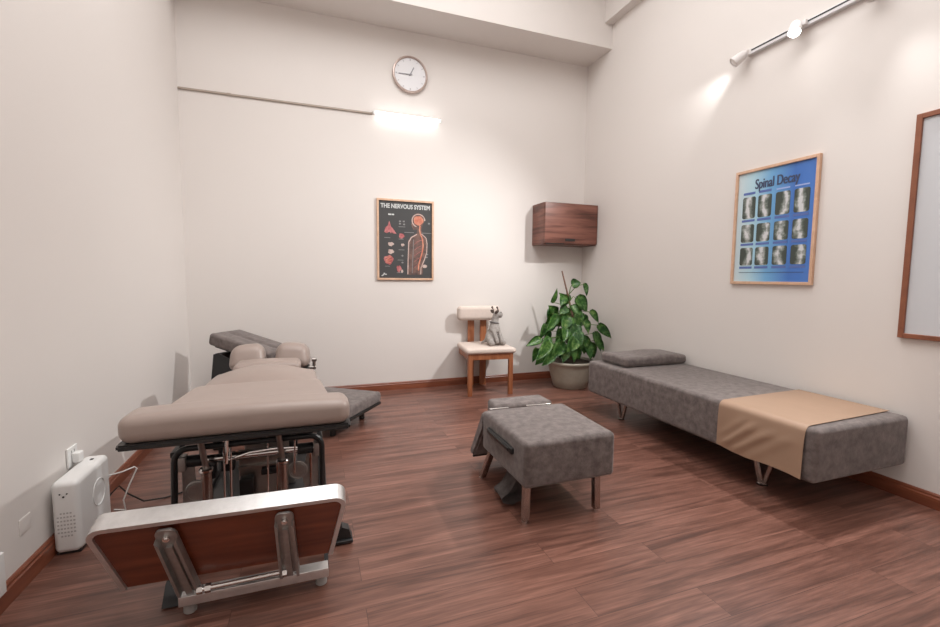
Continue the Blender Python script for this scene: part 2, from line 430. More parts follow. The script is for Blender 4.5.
for x0, x1, z0, z1, y in ((.62, .665, .34, .40, 2.02), (.68, .73, .35, .42, 2.06), (.745, .80, .10, .30, 2.07), (.83, .90, .30, .325, 2.09), (.95, .985, .40, .46, 2.05), (.66, .71, .46, .52, 2.02), (.90, .96, .48, .53, 2.03)):
    b = new(); box(b, x0, x1, y, y + .05, z0, z1, .005); obj('mechanism_block', b, M_bmetal, tb)
# footboard
Rb = Euler((math.radians(20), 0, math.radians(-2.0))).to_matrix()     # top edge leans a touch towards the room
def fb(p):                                                           # local board (x, y depth, z up from the bottom edge)
    return Vector((.777, 1.690, .150)) + Rb @ Vector(p)
def board_poly(inset, r):
    zt = .272 - inset; zb = -.0145 + inset * 0
    xt = .386 - inset * 1.0; xb = .338 - inset
    pts = []
    for s in (1, -1):
        arc = [(s * (xt - r + r * math.sin(a)), zt - r + r * math.cos(a)) for a in [PI / 2 * k / 7 for k in range(8)]]
        pts.append(arc)
    return pts[1][::-1][::1] and ([(xb, zb)] + pts[0][::-1] + pts[1] + [(-xb, zb)])
b = new(); prism(b, board_poly(.016, .026), 'y', -.002, .045)
for v in b.verts: v.co = fb(v.co)
fbo = obj('footboard', b, M_rose, tb, 'polished reddish wood footboard panel', smooth=30)
b = new()
o_, i_ = board_poly(0, .04), board_poly(.0162, .026)
n = len(o_)
for ya, yb in ((-.012, .056),):
    vo = [[b.verts.new((x, y, z)) for x, z in o_] for y in (ya, yb)]; vi = [[b.verts.new((x, y, z)) for x, z in i_] for y in (ya, yb)]
    for k in range(n - 1):
        b.faces.new([vo[0][k], vo[0][k + 1], vo[1][k + 1], vo[1][k]]); b.faces.new([vi[0][k], vi[1][k], vi[1][k + 1], vi[0][k + 1]])
        for q in (0, 1): b.faces.new([vo[q][k], vi[q][k], vi[q][k + 1], vo[q][k + 1]])
    for k in (0, n - 1): b.faces.new([vo[0][k], vo[1][k], vi[1][k], vi[0][k]])
for v in b.verts: v.co = fb(v.co)
obj('rim', b, M_alu, fbo, 'broad silver aluminium edge band', smooth=30)
for cx, cxb in ((-.172, -.138), (.180, .186)):
    b = new()
    L = .30; ang = math.atan2(cxb - cx, -.26)
    def chan(p):
        t = (.225 - p[2]) / .27
        return fb((p[0] * .84 * (1 + .1 * t) + cx + (cxb - cx) * t, p[1], p[2]))
    q = new()
    prism(q, roundpoly(-.036, .036, -.055, .245, .022, corners=(1, 1, 0, 0)), 'y', -.024, -.014)
    prism(q, [(-.036, -.055), (-.026, -.055), (-.026, .20), (-.036, .215)], 'y', -.046, -.022)
    prism(q, [(.036, -.055), (.026, -.055), (.026, .20), (.036, .215)], 'y', -.046, -.022)
    prism(q, [(-.012, -.06), (.012, -.06), (.010, .18), (-.010, .18)], 'y', -.036, -.022)
    for v in q.verts: v.co = chan(v.co)
    merge(b, q)
    br = obj('bracket', b, M_alu2, tb, 'grey metal bracket bolted to the %s of the footboard' % ('left' if cx < 0 else 'right'), smooth=30)
    b = new(); 
    c0 = chan((0, -.024, .215)); c1 = chan((0, -.034, .215)); cyl(b, c0, c1, .011, 6); cyl(b, c1, chan((0, -.038, .215)), .007, 12)
    obj('bolt', b, M_chrome, br)
b = new(); box(b, .605, 1.098, 1.675, 1.745, .060, .068, .003); box(b, .605, 1.098, 1.675, 1.684, .044, .080, .003)
obj('foot_bar', b, M_alu, tb, 'silver cross bar at floor level')
b = new(); cyl(b, (.67, 1.668, .100), (.95, 1.668, .104), .008, 12)
for x in (.665, .69, .935): cyl(b, (x, 1.668, .1005), (x + .018, 1.668, .1005), .015, 6)
obj('tie_rod', b, M_chrome, tb)
for x in (.632, 1.072):
    b = new(); cyl(b, (x, 1.712, 0), (x, 1.712, .062), .021, 18, .003); obj('foot', b, M_rubber, tb)
for q_ in ((.60, .615), (1.085, 1.10)):
    b = new(); box(b, *q_, 1.74, 2.0, .03, .06); obj('side_rail', b, M_bmetal, tb)
b = new(); prism(b, [(.015, 1.745), (.015, 1.84), (.095, 1.79)][0:0] or [(1.745, .005), (1.90, .005), (1.88, .075), (1.80, .06)], 'x', .535, .60)
obj('foot_pedal', b, M_bmetal, tb, 'dark foot pedal under the left of the footboard')
b = new(); box(b, 1.115, 1.21, 1.93, 2.01, .005, .02, .004); prism(b, [(1.135, .02), (1.205, .02), (1.195, .06), (1.165, .075), (1.14, .05)], 'y', 1.945, 1.995)
obj('foot_pedal', b, M_bmetal, tb, 'small dark pedal at the right of the footboard')

# ------------------------------------------------------------------ grey knee-chest bench behind the table
kc = thing('knee_chest_bench', 'grey suede knee and chest bench on black frame behind the beige table', 'treatment bench', (.880, 3.819, 0), math.radians(144.07))
b = new(); rbox(b, (-.380, -.01, .178), (.280, .30, .045), .028, nr=5, ni=(4, 4, 1)); obj('knee_pad', b, M_suede, kc, 'low flat grey suede knee pad', local=True, smooth=60)
b = new(); box(b, -.655, -.105, -.305, .285, .112, .134, .005); obj('knee_pad_board', b, M_black, kc, 'black board under the knee pad', local=True)
for x, y in ((-.52, -.22), (-.52, .2)):
    b = new(); cyl(b, (x, y, .0), (x, y, .115), .022, 14, .003); obj('foot', b, M_black, kc, 'black rubber foot', local=True)
def grv(p):
    z = p.z
    if z > 0: z -= .014 * math.exp(-((p.y + .0) / .02) ** 2) * (1 if abs(p.x) < .24 else 0)
    return Vector((p.x, p.y, z))
Rc = Euler((0, math.radians(-12.5), 0)).to_matrix()
b = new(); rbox(b, (.345, .025, .605), (.30, .160, .050), .026, rot=Rc, fn=grv, nr=5, ni=(12, 20, 1))
obj('chest_pad', b, M_suede, kc, 'sloping grey suede chest pad with a centre groove', local=True, smooth=60)
b = new(); rbox(b, (.350, .025, .548), (.27, .12, .011), .006, rot=Rc); obj('chest_pad_board', b, M_black, kc, 'black board under the chest pad', local=True)
for y_ in (-.10, .150):
    b = new(); prism(b, [(.69, 0), (.42, 0), (.42, .50), (.56, .55), (.61, .54)], 'y', y_, y_ + .015); obj('side_plate', b, M_bmetal, kc, 'black metal side plate', local=True)
b = new(); prism(b, [(.69, 0), (.67, 0), (.585, .54), (.605, .545)], 'y', -.084, .149); obj('end_plate', b, M_bmetal, kc, 'black metal end plate', local=True)
b = new(); box(b, -.10, .60, -.02, .06, .06, .11, .006); obj('beam', b, M_bmetal, kc, 'black metal beam', local=True)

# ------------------------------------------------------------------ air purifier and wall plates at the left wall
ap = thing('air_purifier', 'white upright air purifier standing on the floor against the left wall', 'air purifier', (.068, 2.41, 0))
b = new(); rbox(b, (.066, 2.390, .163), (.048, .155, .156), .024, nr=6)
for v in b.verts:
    if v.co.z < .06: v.co.z = max(v.co.z, .012)
obj('body', b, M_white, ap, smooth=60)
b = new(); box(b, .024, .108, 2.245, 2.535, 0, .022, .004); obj('base', b, M_black, ap, 'black base strip')
b = new()
for i in range(7):
    for j in range(6):
        cx = .068 + (j - 2.5) * .011; cz = .085 + i * .0165
        if abs(j - 2.5) + abs(i - 3) < 5: rbox(b, (cx, 2.2355, cz), (.0036, .0012, .0036), .001, nr=1)
obj('speaker_grille', b, M_grille, ap, 'perforated front grille')
b = new()
for dx, dz, r in ((-.012, .006, .003), (.012, .006, .003), (0, -.006, .004)): cyl(b, (.064 + dx, 2.2355, .262 + dz), (.064 + dx, 2.233, .262 + dz), r, 10)
obj('socket_holes', b, M_black, ap, 'black pin holes of a power socket')
b = new(); t = [(.1145, 2.42 + .06 * math.cos(a), .185 + .06 * math.sin(a)) for a in [2 * PI * k / 40 for k in range(41)]]
tube(b, t, .002, 6); obj('side_ring', b, M_white, ap)
b = new(); rbox(b, (.070, 2.48, .3195), (.006, .008, .002), .001); obj('button', b, M_black, ap, 'tiny dark button on top')

ou = thing('wall_outlet', 'white wall socket plate low on the left wall above the purifier', 'outlet', (0, 2.44, .35))
b = new(); rbox(b, (.0055, 2.46, .352), (.0045, .042, .045), .004); obj('plate', b, M_white, ou)
b = new()
for z in (.375,):
    for dy in (-.012, .012): box(b, .0098, .0103, 2.46 + dy - .002, 2.46 + dy + .002, z - .006, z + .006)
obj('slot', b, M_black, ou)
ad = thing('power_adapter', 'white plug adapter pushed into the socket on the left wall', 'adapter', (.012, 2.44, .33))
b = new(); rbox(b, (.027, 2.46, .347), (.016, .020, .024), .008); obj('body', b, M_white, ad, smooth=60)
b = new(); tube(b, [(.035, 2.465, .325), (.012, 2.49, .325), (.010, 2.53, .31), (.009, 2.58, .24)], .0028, 8); obj('cord', b, M_cordw, ad)
b = new(); tube(b, [(.10, 2.562, .20), (.15, 2.575, .205), (.195, 2.60, .215), (.205, 2.60, .205), (.175, 2.58, .13), (.15, 2.575, .06), (.155, 2.58, .006), (.10, 2.60, .005)], .0035, 8)
obj('power_cord', b, M_cordw, ap, 'white cord looping out behind')
b = new(); tube(b, [(.06, 2.565, .03), (.10, 2.58, .1), (.13, 2.59, .13), (.16, 2.6, .08), (.22, 2.62, .02), (.30, 2.66, .005), (.42, 2.72, .006)], .004, 8)
obj('power_cord', b, M_black, ap, 'black cord running out behind')
b = new(); rbox(b, (.0013, 2.10, .225), (.0012, .035, .03), .001)
solo('blank_outlet_plate', b, M_wall, 'wall-coloured blank cover plate on the left wall, left of the purifier', 'cover plate', (0, 2.10, .225))
b = new(); rbox(b, (.018, 1.868, .150), (.017, .045, .075), .006)
solo('socket_box', b, M_white, 'white socket box on the left wall, cut by the left picture edge', 'outlet', (0, 1.868, .150))

# ------------------------------------------------------------------ ottoman-like bench in the middle
st = thing('padded_stool', 'boxy grey suede treatment stool with steel legs in the middle of the floor', 'stool', (2.23, 2.07, 0))
def sk(p):                                  # the far end is a little wider to the right
    t = (p.y + .275) / .55
    return Vector((p.x + (.03 * t * (p.x + .245) / .49), p.y, p.z + .006 * (1 - (p.x / .245) ** 2) * (1 - (p.y / .275) ** 2) * (p.z > 0)))
b = new(); rbox(b, (2.236, 2.062, .302), (.254, .277, .113), .024, fn=sk, nr=5, ni=(8, 8, 2)); obj('seat', b, M_suede, st, smooth=60)
for i, (xt, yt, xb, yb) in enumerate(((2.022, 1.845, 2.012, 1.835), (2.412, 1.835, 2.412, 1.825), (2.02, 2.27, 1.985, 2.345), (2.44, 2.27, 2.46, 2.345))):
    b = new(); h = .0165
    q = new(); box(q, -h, h, -h, h, .012, .20, .003)
    for v in q.verts:
        t = v.co.z / .20; v.co.x += xb + (xt - xb) * t; v.co.y += yb + (yt - yb) * t
    merge(b, q)
    lg = obj('leg', b, M_bronze, st, 'square steel leg', smooth=30)
    b = new(); cyl(b, (xb, yb, 0), (xb, yb, .013), .014, 14, .002); obj('glide', b, M_chrome, lg)
b = new(); rbox(b, (1.977, 2.07, .333), (.012, .16, .017), .008, rot=Euler((math.radians(0), 0, 0)).to_matrix())
rbox(b, (1.969, 2.07, .333), (.008, .13, .010), .004)
obj('side_handle', b, M_black, st, 'black bar handle on the left side')
b = new()                                                              # hinged flap hanging off the far end
prism(b, [(2.345, .395), (2.375, .40), (2.575, .095), (2.565, .062), (2.52, .065), (2.345, .30)], 'x', 1.99, 2.48)
bmesh.ops.bevel(b, geom=b.edges[:], offset=.014, segments=3, affect='EDGES')
fl = obj('flap', b, M_suede, st, 'grey suede flap hanging down at the far end', smooth=60)
b = new(); box(b, 2.0, 2.47, 2.535, 2.55, .052, .064, .004); obj('edge_strip', b, M_black, fl, 'black strip under the flap end')
b = new(); rbox(b, (2.268, 2.440, .380), (.190, .080, .045), .024, fn=lambda p: Vector((p.x * (1 - .03 * p.y / .1), p.y, p.z + .1 * (p.y + .1) * .25)), nr=5)
obj('head_rest', b, M_suede, st, 'narrow grey suede head rest behind the seat', smooth=60)
for q_ in ((2.03, 2.15), (2.27, 2.44)):
    b = new(); box(b, *q_, 2.338, 2.356, .408, .416, .002); obj('hinge', b, M_chrome, st, 'thin bright hinge strip')
# folded cloth strap under the seat
b = new()
rows = 16
def strap(t):
    pts = [(2.03, .188), (2.035, .13), (2.0, .08), (1.955, .055), (1.965, .028), (2.02, .012), (2.07, .03), (2.09, .08), (2.09, .14), (2.08, .188)]
    f = t * (len(pts) - 1); i = min(int(f), len(pts) - 2); u = f - i
    return pts[i][0] * (1 - u) + pts[i + 1][0] * u, pts[i][1] * (1 - u) + pts[i + 1][1] * u
prev = None
for k in range(rows * 2 + 1):
    x, z = strap(k / (rows * 2)); w = .13
    v = [b.verts.new((x + .01 * j, 1.99 + w * j, z + .012 * math.sin(j * PI))) for j in (0, .33, .66, 1)]
    if prev:
        for j in range(3): b.faces.new([prev[j], prev[j + 1], v[j + 1], v[j]])
    prev = v
bmesh.ops.solidify(b, geom=b.faces[:], thickness=.006)
for v in b.verts: v.co.z = max(v.co.z, .004)
obj('strap', b, M_suede, st, 'loop of grey suede hanging under the seat', smooth=60)

# ------------------------------------------------------------------ long bench on the right wall
X0, X1, Y0, Y1, Z0, Z1 = 3.352, 4.098, 1.385, 3.275, .185, .462
bd = thing('treatment_couch', 'long low grey suede couch along the right wall', 'couch', ((X0 + X1) / 2, (Y0 + Y1) / 2, 0))
b = new(); rbox(b, ((X0 + X1) / 2, (Y0 + Y1) / 2, (Z0 + Z1) / 2), ((X1 - X0) / 2, (Y1 - Y0) / 2, (Z1 - Z0) / 2), .027, nr=6, ni=(3, 6, 2))
obj('mattress', b, M_suede, bd, smooth=60)
for yc in (1.75, 2.99):
    for xc in (3.505, 3.97):
        b = new()
        for s in (-1, 1):
            q = new(); prism(q, [(s * .012 - .010, .012), (s * .012 + .010, .012), (s * .062 + .011, Z0 + .002), (s * .062 - .011, Z0 + .002)], 'x', -.008, .008)
            for v in q.verts: v.co += Vector((xc, yc, 0))
            merge(b, q)
        box(b, xc - .01, xc + .01, yc - .024, yc + .024, .010, .022)
        lg = obj('leg', b, M_bronze, bd, 'v-shaped steel leg', smooth=30)
        b = new(); lathe(b, [(0, 0), (.028, 0), (.03, .004), (.012, .012), (.0, .012)], (xc, yc, 0), 20); obj('foot_disc', b, M_chrome, lg)
# pillow
b = new()
def pil(p):
    z = p.z
    e = (1 - (p.x / .335) ** 4) * (1 - (p.y / .165) ** 4)
    return Vector((p.x, p.y, z * (.92 + .12 * e) + .004 * math.sin(p.x * 14) * (z > 0)))
rbox(b, (3.755, 3.045, Z1 + .045), (.325, .165, .043), .030, fn=pil, nr=5, ni=(10, 8, 1))
solo('couch_pillow', b, M_suede, 'flat grey suede pillow lying on the far end of the couch', 'pillow', (3.755, 3.045, Z1 + .002), smooth=60)
# tan cover draped across
b = new()
NY, prof = 40, []
e = .004
xf = X0 - e; zt = Z1 + e; r = .038
prof.append(('h', X1 - .015, zt)); 
for k in range(1, 13): prof.append(('h', X1 - .015 - (X1 - .015 - (xf + r)) * k / 12, zt))
for k in range(1, 7): a = PI / 2 * k / 6; prof.append(('c', xf + r - r * math.sin(a), zt - r + r * math.cos(a)))
for k in range(1, 15): prof.append(('v', xf, (zt - r) - (zt - r - (Z0 + .012)) * k / 14))
ya, yb = 1.438, 1.93
grid = []
for i in range(NY + 1):
    v = i / NY; row = []
    for kind, x, z in prof:
        near, far = ya, yb
        y = near + (far - near) * v
        # the sheet lies a little askew: its near edge runs towards the camera side by the wall
        y += .035 * (x - xf) / (X1 - xf) * (1 - v) + .03 * (x - xf) / (X1 - xf) * v
        dx = 0.
        if kind == 'v':
            s = min(1, (zt - r - z) / .06)
            dep = zt - r - z
            for c0, sl, wdt, am, e0, e1 in ((.45, 2.15, .05, .015, .02, .2), (.20, 2.6, .06, .013, .03, .21), (.62, 2.0, .05, .007, .0, .15), (.02, 2.4, .07, .006, .03, .22)):
                d = v - (c0 + sl * dep)
                fade = max(0, min(1, (dep - e0) / .05)) * max(0, min(1, (e1 + .03 - dep) / .05))
                dx -= am * fade * math.exp(-(d / wdt) ** 2)
            dx -= .004 * s + .008 * ((zt - z) / .26) * (1 - v)
            z += .006 * math.sin(v * 7) * s * ((zt - z) / .26)
        row.append(b.verts.new((x + dx, y, z)))
    grid.append(row)
for i in range(NY):
    for j in range(len(prof) - 1): b.faces.new([grid[i][j], grid[i + 1][j], grid[i + 1][j + 1], grid[i][j + 1]])
bmesh.ops.recalc_face_normals(b, faces=b.faces)
bmesh.ops.solidify(b, geom=b.faces[:], thickness=-.002)
solo('draped_cover', b, M_tan, 'tan leatherette sheet draped over the near part of the grey couch', 'cover sheet', (3.7, 1.85, Z1), smooth=70)

# ------------------------------------------------------------------ chair with plush giraffe
RC = math.atan2(-.035, .446)
ch = thing('wooden_chair', 'wooden chair with cream padded seat and roll back against the back wall', 'chair', (2.752, 4.26, 0), RC)
sw, sd = .225, .235
b = new()
def seatfn(p):
    t = (p.y + sd) / (2 * sd)
    return Vector((p.x * (1.16 - .10 * t), p.y, p.z + .008 * (1 - (p.x / .25) ** 2) * (p.z > 0)))
rbox(b, (.0, -.005, .452), (.228, .250, .026), .024, fn=seatfn, nr=5, ni=(8, 8, 1)); obj('seat_cushion', b, M_cream, ch, 'cream padded seat', local=True, smooth=60)
b = new()
box(b, -.205, .205, -.232, -.208, .365, .426, .003); box(b, -.205, .205, .19, .212, .365, .426, .003)
for x in (-.216, .216): box(b, x - .011, x + .011, -.21, .195, .365, .426, .003)
obj('seat_rail', b, M_chair, ch, local=True)
for x, y in ((-.214, -.215), (.214, -.215)):
    b = new(); q = new(); box(q, x - .022, x + .022, y - .020, y + .020, 0, .427, .004)
    merge(b, q); obj('leg', b, M_chair, ch, local=True)
for x in (-.088, .052):
    b = new(); q = new(); box(q, x - .035, x + .035, .213, .239, 0, .80, .004)
    merge(b, q); obj('back_post', b, M_chair, ch, local=True)
b = new()
rbox(b, (-.018, .168, .803), (.240, .044, .078), .042, nr=6, ni=(6, 1, 1)); obj('back_cushion', b, M_cream, ch, 'cream rolled back cushion', local=True, smooth=60)

# plush giraffe sits on the seat, looking right
gz = .4885
gi = thing('plush_giraffe', 'grey plush giraffe with dark horns sitting on the cream chair seat', 'soft toy', (2.835, 4.225, gz), math.radians(12))
b = new()
def skin(bm, nodes, edges, levels=2):
    me = bpy.data.meshes.new('sk'); me.from_pydata([n_[0] for n_ in nodes], edges, [])
    o = bpy.data.objects.new('sk', me); COL.objects.link(o)
    md = o.modifiers.new('s', 'SKIN'); md.use_smooth_shade = True
    for i, n_ in enumerate(nodes):
        me.skin_vertices[0].data[i].radius = (n_[1], n_[1] if len(n_) < 3 else n_[2])
    me.skin_vertices[0].data[0].use_root = True
    sm = o.modifiers.new('u', 'SUBSURF'); sm.levels = levels
    dg = bpy.context.evaluated_depsgraph_get(); em = bpy.data.meshes.new_from_object(o.evaluated_get(dg))
    bm.from_mesh(em); bpy.data.meshes.remove(em); bpy.data.objects.remove(o); bpy.data.meshes.remove(me)
nodes = [((-.010, .01, .085), .078), ((0, .0, .165), .056), ((.012, -.005, .225), .041), ((.020, -.008, .285), .038), ((.030, -.012, .325), .046),
         ((.070, -.022, .312), .036), ((.094, -.028, .300), .031),
         ((-.065, -.05, .036), .036), ((-.085, -.12, .026), .028), ((.055, -.05, .036), .036), ((.075, -.12, .026), .028),
         ((-.028, -.055, .135), .024), ((-.022, -.10, .06), .021), ((-.020, -.112, .022), .023), ((.035, -.055, .135), .024), ((.035, -.10, .06), .021), ((.036, -.112, .022), .023),
         ((-.06, .07, .03), .014), ((-.095, .09, .012), .010)]
edges = [(0, 1), (1, 2), (2, 3), (3, 4), (4, 5), (5, 6), (0, 7), (7, 8), (0, 9), (9, 10), (1, 11), (11, 12), (12, 13), (1, 14), (14, 15), (15, 16), (0, 17), (17, 18)]
skin(b, nodes, edges)
mn = min(v.co.z for v in b.verts)
for v in b.verts: v.co.z -= mn
obj('body', b, M_plush, gi, local=True, smooth=180)
b = new()
for sx, sy in ((-.004, .016), (.026, -.030)):
    b = new(); tube(b, [(sx + .02, sy, .330), (sx + .012, sy, .36), (sx + .004, sy + .004, .385)], [.006, .006, .006], 8); ell(b, (sx + .002, sy + .004, .388), (.011, .011, .012), 8)
    obj('horn', b, M_horn, gi, 'dark brown horn', local=True, smooth=180)
b = new()
for sy in (-.052, .030):
    b = new(); ell(b, (.005, sy, .343), (.012, .026, .016), 8, Euler((math.radians(35 if sy > 0 else -35), 0, .3)).to_matrix())
    obj('ear', b, M_horn, gi, 'dark ear', local=True, smooth=180)
b = new(); t = [(.010 + .043 * math.cos(a), -.004 + .043 * math.sin(a), .228 - .01 * math.cos(a)) for a in [2 * PI * k / 28 for k in range(29)]]
tube(b, t, .0085, 8, False); obj('collar', b, M_collar, gi, 'dark grey neck ribbon', local=True, smooth=180)
b = new()
for p in ((.062, -.050, .338), (.066, .014, .338)):
    b = new(); ell(b, p, (.006, .006, .006), 8); obj('eye', b, M_black, gi, 'black bead eye', local=True, smooth=180)

# ------------------------------------------------------------------ potted plant
pc = (3.712, 4.12)
pt = thing('potted_plant', 'bushy green variegated climbing plant in a beige pot in the back right corner', 'plant', (*pc, 0))
b = new(); lathe(b, [(0, 0), (.168, 0), (.180, .008), (.205, .10), (.236, .215), (.249, .262), (.258, .268), (.262, .280), (.260, .292), (.252, .297), (.244, .292), (.240, .270), (0, .270)], (*pc, 0), 48)
obj('pot', b, M_pot, pt, 'beige glazed pot', smooth=50)
b = new(); lathe(b, [(.239, .271), (.2, .278), (.1, .288), (0, .29)], (*pc, 0), 32); obj('soil', b, M_soil, pt, 'dark soil')
b = new(); tube(b, [(3.727, 4.13, .27), (3.722, 4.13, .55), (3.728, 4.12, .77), (3.66, 4.12, 1.0), (3.578, 4.12, 1.263)], [.014, .013, .012, .010, .007], 10)
obj('support_pole', b, M_pole, pt, 'thin brown pole rising above the leaves')
LV = [(3.482, 4.15, 0.932, 3.54, 4.12, 1.076, 0.065), (3.641, 4.1, 0.922, 3.536, 4.07, 1.031, 0.097), (3.504, 4.1, 0.828, 3.4, 4.07, 0.895, 0.097), (3.611, 4.05, 0.872, 3.497, 4.02, 0.813, 0.107), (3.499, 4.07, 0.788, 3.367, 4.04, 0.625, 0.09), (3.619, 4.02, 0.779, 3.527, 3.99, 0.647, 0.129), (3.403, 4.15, 0.686, 3.331, 4.12, 0.532, 0.086), (3.551, 4.1, 0.644, 3.496, 4.07, 0.496, 0.077), (3.304, 4.05, 0.553, 3.116, 4.02, 0.486, 0.086), (3.371, 3.98, 0.528, 3.208, 3.95, 0.344, 0.12), (3.495, 3.95, 0.528, 3.376, 3.92, 0.361, 0.15), (3.392, 3.95, 0.417, 3.262, 3.92, 0.285, 0.107), (3.631, 3.92, 0.558, 3.525, 3.89, 0.421, 0.142), (3.568, 3.96, 0.449, 3.501, 3.93, 0.311, 0.099), (3.703, 4.0, 0.694, 3.615, 3.97, 0.53, 0.129), (3.75, 4.04, 0.817, 3.731, 4.01, 0.628, 0.099), (3.759, 4.1, 0.969, 3.901, 4.07, 0.83, 0.155), (3.707, 4.12, 1.119, 3.802, 4.09, 1.142, 0.103), (3.888, 4.15, 1.126, 3.909, 4.12, 0.989, 0.056), (3.937, 4.1, 0.82, 4.043, 4.07, 0.699, 0.103), (3.93, 3.93, 0.69, 4.09, 3.90, 0.545, 0.09), (3.93, 4.0, 0.60, 3.99, 3.95, 0.40, 0.142), (3.84, 3.99, .50, 3.83, 3.9, .33, .13), (3.62, 3.93, .48, 3.60, 3.86, .315, .11), (3.55, 3.98, .66, 3.49, 3.9, .53, .10), (3.68, 3.97, .62, 3.70, 3.9, .48, .12), (3.46, 4.0, .49, 3.40, 3.9, .36, .09), (3.80, 4.0, .74, 3.83, 3.95, .60, .10), (3.57, 4.05, .98, 3.50, 4.0, .90, .08), (3.66, 4.02, .90, 3.69, 3.96, .80, .09), (3.40, 4.05, .56, 3.30, 4.0, .44, .08), (3.95, 4.0, .52, 4.04, 3.95, .41, .09), (3.768, 3.98, 0.566, 3.784, 3.95, 0.377, 0.129), (3.916, 4.05, 0.474, 3.957, 4.02, 0.312, 0.099), (3.653, 4.15, 0.581, 3.551, 4.12, 0.469, 0.086), (3.901, 4.15, 0.784, 3.846, 4.12, 0.666, 0.086), (3.46, 4.16, 0.619, 3.398, 4.13, 0.474, 0.095), (3.654, 3.95, 0.447, 3.711, 3.92, 0.343, 0.107), (3.602, 4.18, 0.787, 3.637, 4.15, 0.68, 0.086), (3.747, 4.18, 0.607, 3.861, 4.15, 0.451, 0.107), (3.286, 4.1, 0.44, 3.227, 4.07, 0.3, 0.077), (3.683, 4.16, 1.005, 3.631, 4.13, 0.877, 0.086)]
for k in range(36):                                                     # leaves on the far side and inside the crown
    a = random.uniform(.1 * PI, .95 * PI); z = random.uniform(.34, .9); rr = random.uniform(.08, .30) * (1.1 - z * .6)
    x = pc[0] + rr * math.cos(a) * 1.0 - .03; y = pc[1] + rr * math.sin(a)
    x2 = x + .11 * math.cos(a); y2 = y + .05 * math.sin(a)
    if x2 > W - .05: x2 = W - .06
    LV.append((x, y, z, x2, y2, z - random.uniform(.05, .15), random.uniform(.08, .13)))
b = new(); sb = new()
LSH = [(0, .06), (.06, .36), (.16, .50), (.30, .52), (.46, .46), (.62, .36), (.78, .22), (.9, .10), (1, .0)]
for i, (x, y, z, x2, y2, z2, w) in enumerate(LV):
    A = Vector((x, y, z)); Bv = Vector((x2, y2, z2)); d = Bv - A; L = d.length
    facing = Vector((random.uniform(-.5, .4), -1, random.uniform(.0, .7))).normalized()
    side = d.cross(facing).normalized(); nrm = side.cross(d).normalized()
    if nrm.dot(facing) < 0: nrm = -nrm
    fold = random.uniform(.12, .4); curl = random.uniform(.05, .22)
    rows = []
    for t, hw in LSH:
        c = A + d * t - nrm * (curl * L * (t - .25) ** 2 * 1.4)
        ww = hw * w * 1.08
        back = -.06 * L if t == .06 else 0
        rows.append([b.verts.new(c + side * ww * s + nrm * (abs(s) * ww * fold) - d.normalized() * (.09 * L * abs(s) if t < .1 else 0)) for s in (-1, -.5, 0, .5, 1)])
    for p, q in zip(rows, rows[1:]):
        for k in range(4): b.faces.new([p[k], p[k + 1], q[k + 1], q[k]])
    # petiole back to the pole
    hub = Vector((3.722 + random.uniform(-.03, .03), 4.13 + random.uniform(-.03, .03), max(.27, min(z - random.uniform(.02, .16), 1.0))))
    if hub.z > .75: hub.x = 3.728 - (hub.z - .77) * .30; hub.y = 4.12
    mid = (A + hub) / 2 + Vector((0, 0, .04))
    tube(sb, [hub, mid, A, A + d * .12], [.005, .0042, .0035, .002], 6)
bmesh.ops.solidify(b, geom=b.faces[:], thickness=.0012)
obj('foliage', b, M_leaf, pt, 'broad green leaves with pale flecks', smooth=180)
obj('stems', sb, M_stem, pt, 'green stems', smooth=180)
# black and chrome thing tucked between pot and couch
fs = thing('folding_stand', 'small black and chrome folding stand tucked between plant pot and couch', 'stand', (4.04, 3.90, 0))
b = new(); box(b, 3.985, 4.09, 3.86, 3.96, .25, .285, .006); obj('top', b, M_black, fs)
b = new(); box(b, 3.96, 4.09, 3.85, 3.96, 0, .05, .006); obj('base', b, M_black, fs, 'black base')
b = new(); cyl(b, (3.968, 3.848, .06), (4.018, 3.855, .25), .006, 10); obj('brace', b, M_chrome, fs, 'chrome diagonal brace')
b = new(); cyl(b, (3.968, 3.845, .068), (4.085, 3.845, .068), .006, 10); obj('crossbar', b, M_chrome, fs, 'chrome crossbar')
b = new(); cyl(b, (4.085, 3.848, .05), (4.05, 3.86, .25), .006, 10); obj('brace', b, M_chrome, fs, 'chrome diagonal brace')

# ------------------------------------------------------------------ wall cabinet
cb = thing('wall_cabinet', 'walnut wall cabinet mounted high in the back right corner', 'cabinet', (3.775, 4.41, 1.55))
CX0, CX1, CY0, CZ0, CZ1 = 3.440, 4.110, 4.262, 1.556, 2.008
b = new(); q = .018
box(b, CX0, CX0 + q, CY0 + .022, D - .001, CZ0, CZ1, .002); box(b, CX1 - q, CX1, CY0 + .022, D - .001, CZ0, CZ1, .002)
box(b, CX0 + q, CX1 - q, CY0 + .022, D - .001, CZ0, CZ0 + q, .002); box(b, CX0 + q, CX1 - q, CY0 + .022, D - .001, CZ1 - q, CZ1, .002)
box(b, CX0 + q, CX1 - q, D - .012, D - .002, CZ0 + q, CZ1 - q)
obj('body', b, M_walnut, cb)
b = new(); box(b, CX0 + .002, CX1 - .002, CY0, CY0 + .019, CZ0 + .014, CZ1 - .002, .002); dr = obj('door', b, M_walnut, cb, 'flap door with horizontal walnut grain')
b = new(); hx = 3.755
rbox(b, (hx, CY0 - .003, CZ0 + .052), (.062, .003, .014), .0025); obj('handle', b, M_gap, dr, 'dark recessed pull')
b = new(); box(b, CX0 + .02, hx - .07, CY0 + .004, CY0 + .018, CZ0 + .004, CZ0 + .013); obj('gap', b, M_gap, cb, 'dark gap below the door')

